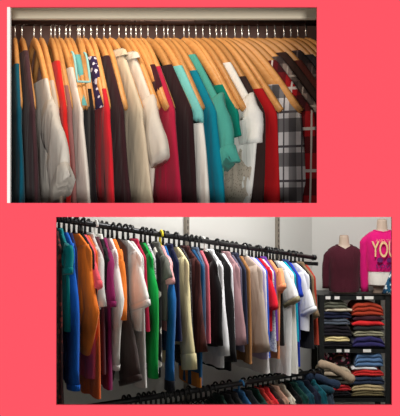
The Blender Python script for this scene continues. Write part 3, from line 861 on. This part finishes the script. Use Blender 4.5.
sling('rolled_pullover', 'teal rolled top at the end of the lower rail', [(312, 391, 5.66), (322, 388, 5.68), (334, 392, 5.70)], .026, FB((28, 66, 80)), 'top')

# ================================================================= MANNEQUIN BUSTS
SKIN = plain('mannequin_skin', (188, 166, 148), 0.5, 0, 0.04, 6)
def ell(cx, cy, cz, rx, ry, n=32, p=0.85):
    return [(cx+rx*math.copysign(abs(math.cos(2*PI*k/n))**p, math.cos(2*PI*k/n)), cy+ry*math.copysign(abs(math.sin(2*PI*k/n))**p, math.sin(2*PI*k/n)), cz) for k in range(n)]
TOR = [(0.0, .098, .078), (.06, .105, .080), (.13, .098, .074), (.22, .108, .084), (.30, .120, .092), (.355, .128, .080), (.39, .118, .066), (.412, .085, .054), (.425, .052, .048), (.445, .041, .043), (.50, .038, .040), (.512, .036, .038)]
def bust(label, px, zb, Y, rz, scale=1.0, zk=1.0):
    r = thing('mannequin_bust', label, 'mannequin', (sxp(px, Y), Y, zb), rz, 'mannequin busts on the shelf unit')
    r.scale = (1, 1, zk)
    m = MB(); m.loft([ell(0, 0, z*scale, a*scale, b*scale) for z, a, b in TOR]); m.build('torso', SKIN, r, True)
    m = MB(); z = .514*scale; m.loft([ell(0, 0, z, .036*scale, .038*scale), ell(0, 0, z+.006, .030*scale, .032*scale)]); m.build('neck_cap', plain('cap_plastic', (190, 164, 146), .35), r, True)
    return r
BY = SY0+0.15
def sweater_on(name, label, px, zb, Y, rz, mat, z_hem, vneck, scale=1.0, sleeve_pts=None, zk=1.0):
    r = thing(name, label, 'sweater', (sxp(px, Y), Y, zb), rz)
    r.scale = (1, 1, zk)
    prof = [(z, a, b) for z, a, b in TOR if z_hem+0.02 < z < .43]
    g = .012
    rings = [ell(0, 0, z_hem*scale, (.118)*scale, .094*scale, 40)]
    for z, a, b in prof: rings.append(ell(0, 0, z*scale+(.004 if z > .4 else 0), (a+g+(.012 if z < .3 else 0))*scale, (b+g)*scale, 40))
    # neckline dips towards the front (-y)
    last = []
    for (x, y, z) in rings[-1]:
        last.append((x, y, z))
    if vneck:
        for ri in (-1, -2):
            rings[ri] = [(x, y, z-(vneck*max(0, 1-abs(x)/.06) if y < 0 else 0)*(1.0 if ri == -1 else .55)) for (x, y, z) in rings[ri]]
    m = MB(); m.loft(rings, False, False); bo = m.build('body', mat, r, True)
    m = MB(); top = rings[-1]; k = len(top)
    cen = Vector((0, 0, top[0][2]))
    m.tube([Vector(p) for p in top]+[Vector(top[0])], .0055, 8, False); m.build('neckband', mat, r, True)
    for side in (1, -1):
        pts = sleeve_pts or [(.126, .372), (.160, .325), (.176, .22), (.178, .04)]
        rr = []
        for i, (a, z) in enumerate(pts):
            rr.append((a*scale, z*scale))
        Q = []
        for i in range(len(rr)-1):
            for t in range(5): Q.append((rr[i][0]+(rr[i+1][0]-rr[i][0])*t/5, rr[i][1]+(rr[i+1][1]-rr[i][1])*t/5))
        Q.append(rr[-1]); rings2 = []
        for i, (a, z) in enumerate(Q):
            u = i/(len(Q)-1); rad = (.044-.014*u)*scale*(1+.03*math.sin(i*1.7))*min(1, .55+.2*i)
            q0, q1 = Q[max(0, i-1)], Q[min(len(Q)-1, i+1)]
            ta, tz = q1[0]-q0[0], q1[1]-q0[1]; l = math.hypot(ta, tz); na, nz = -tz/l, ta/l
            rings2.append([(side*(a-.03*scale+na*rad*math.cos(2*PI*j/16)), -.006+rad*math.sin(2*PI*j/16), z+nz*rad*math.cos(2*PI*j/16)) for j in range(16)])
        m = MB(); m.loft(rings2); so = m.build('sleeve', mat, r, True)
    return r
zbu = zs1+0.003
bust('beige mannequin bust wearing the burgundy V-neck sweater on the shelf', 344, zbu, BY, 0.0, 0.94, 0.9)
MBURG = FB((70, 24, 36))
sweater_on('sweater', 'burgundy V-neck sweater on the left mannequin bust', 344, zbu, BY, 0.0, MBURG, 0.012, .035, 0.94, None, 0.9)
BY2 = SY0+0.12
# second bust stands on a short stand so it sits higher
zb2 = zs1+0.003
px2 = 382
st = thing('display_stand', 'beige round display stand under the pink-sweatshirt bust', 'stand', (sxp(379, BY2), BY2, zb2))
m = MB(); m.loft([ell(0, 0, z, a, a*.8) for z, a in ((0, .05), (.02, .042), (.052, .046))]); m.build('drum', SKIN, st, True)
bust('beige mannequin bust wearing the pink printed sweatshirt', px2, zb2+.055, BY2, -0.05, 0.98)
MPINK = FB((208, 22, 112))
sw = sweater_on('sweatshirt', 'hot pink printed sweatshirt on the right mannequin bust', px2, zb2+.055, BY2, -0.05, MPINK, 0.115, 0.012, 0.98,
                [(.128, .374), (.164, .33), (.172, .2), (.165, -.045)])
def word(txt, size, x, z, mat, yoff, sxs=1.0):
    cu = bpy.data.curves.new('lettering', 'FONT'); cu.body = txt; cu.size = size; cu.align_x = 'CENTER'; cu.extrude = .0012; cu.offset = size*.012
    tmp = bpy.data.objects.new('lettering', cu); COL.objects.link(tmp)
    dg = bpy.context.evaluated_depsgraph_get(); me = bpy.data.meshes.new_from_object(tmp.evaluated_get(dg))
    bpy.data.objects.remove(tmp)
    # wrap onto the chest
    for v in me.vertices:
        X, Zl, D = v.co.x*sxs+x, v.co.y+z, v.co.z
        rx, ry = .140, .112
        yy = -ry*max(0.05, 1-min(.97, (abs(X)/rx))**2)**.5
        v.co = (X, yy-.004-yoff-D, Zl)
    me.materials.clear(); me.materials.append(mat)
    o = bpy.data.objects.new('lettering', me); COL.objects.link(o); o.parent = sw
    return o
GOLD = plain('gold_print', (232, 190, 140), .6); PURP = plain('purple_print', (96, 22, 92), .6); TANP = plain('tan_print', (224, 120, 120), .6)
word('AND THE', .030, 0, .338, TANP, .002)
word('YOU', .165, -.004, .228, GOLD, .004, 0.50)
word('LOVE', .040, .0, .142, PURP, .003, 1.3)
for cx in (-.035, .035):
    m = MB()
    ring = []
    for (kk, dd) in ((1, -.001), (1, .004)):
        ring.append([(cx+.022*kk*math.cos(2*PI*i/20), -.112*(1-(abs(cx+.022*math.cos(2*PI*i/20))/.14)**2)**.5-.006-dd, .203+.019*math.sin(2*PI*i/20)) for i in range(20)])
    m.loft(ring); m.build('printed_dot', PURP, sw)
# white under-shirt + blue flowered scarf
wt = thing('undershirt', 'white undershirt showing below the pink sweatshirt', 'shirt', (sxp(px2, BY2), BY2, zb2+.055), -0.05)
m = MB(); m.loft([ell(0, 0, z, a, b, 40) for z, a, b in ((.012, .108, .088), (.05, .112, .090), (.10, .112, .090), (.15, .110, .088))], False, False); m.build('body', FB((236, 230, 220)), wt, True)
sf = thing('scarf', 'blue flowered scarf hanging at the right edge of the shelf top', 'scarf', (sxp(392, SY0), SY0-0.02, zs1))
m = MB(); rings = []
for i in range(10):
    t = i/9; hw = .010+.062*t; z = .22-.205*t
    rings.append([(hw*math.cos(2*PI*k/30)+.012-.02*t, .016*math.sin(2*PI*k/30)*(1+.3*math.sin(k*2.2))-.002+.006*math.sin(4*math.cos(2*PI*k/30)*3+t), z) for k in range(30)])
m.loft(rings); m.build('cloth', FB((32, 84, 116), 'floral', (210, 216, 214), (20, 46, 76), .9), sf, True)

# ================================================================= LIGHT
w = bpy.data.worlds.new('world'); SC.world = w; w.use_nodes = True
bg = w.node_tree.nodes['Background']; bg.inputs[0].default_value = (1, 0.99, 0.975, 1); bg.inputs[1].default_value = 0.52
def area(name, loc, rot, sx, sy, power, col=(1, 1, 1)):
    l = bpy.data.lights.new(name, 'AREA'); l.shape = 'RECTANGLE'; l.size = sx; l.size_y = sy; l.energy = power; l.color = col
    o = bpy.data.objects.new(name, l); COL.objects.link(o); o.location = loc; o.rotation_euler = rot
    return o
area('ceiling_lamp', (0.85, 4.45, HC-0.08), (0, 0, math.radians(52)), 1.6, 0.5, 78, (1, .985, .96))
area('front_fill_light', (0.42, -3.2, CZ-0.42), (math.radians(90), 0, 0), 0.5, 0.5, 150, (1, .97, .93))  # added fill behind the camera, set low to brighten closet and shop clothes
# closet: added warm fill light, unseen behind the cream board, brightens back wall and hangers
area('closet_fill_light', (-0.28, 2.19, CZ+0.74), (math.radians(22), 0, 0), 0.5, 0.06, 2.6, (1, .86, .70))

cam = bpy.data.cameras.new('camera'); co = bpy.data.objects.new('camera', cam); COL.objects.link(co)
co.location = (0, 0, CZ); co.rotation_euler = (PI/2, 0, 0)
cam.sensor_fit = 'HORIZONTAL'; cam.sensor_width = 36; cam.lens = F/400*36
cam.clip_start = 0.05
SC.camera = co
vs = SC.view_settings
vs.view_transform = 'Standard'; vs.look = 'None'; vs.exposure = 0.0; vs.gamma = 1.0; vs.use_curve_mapping = False
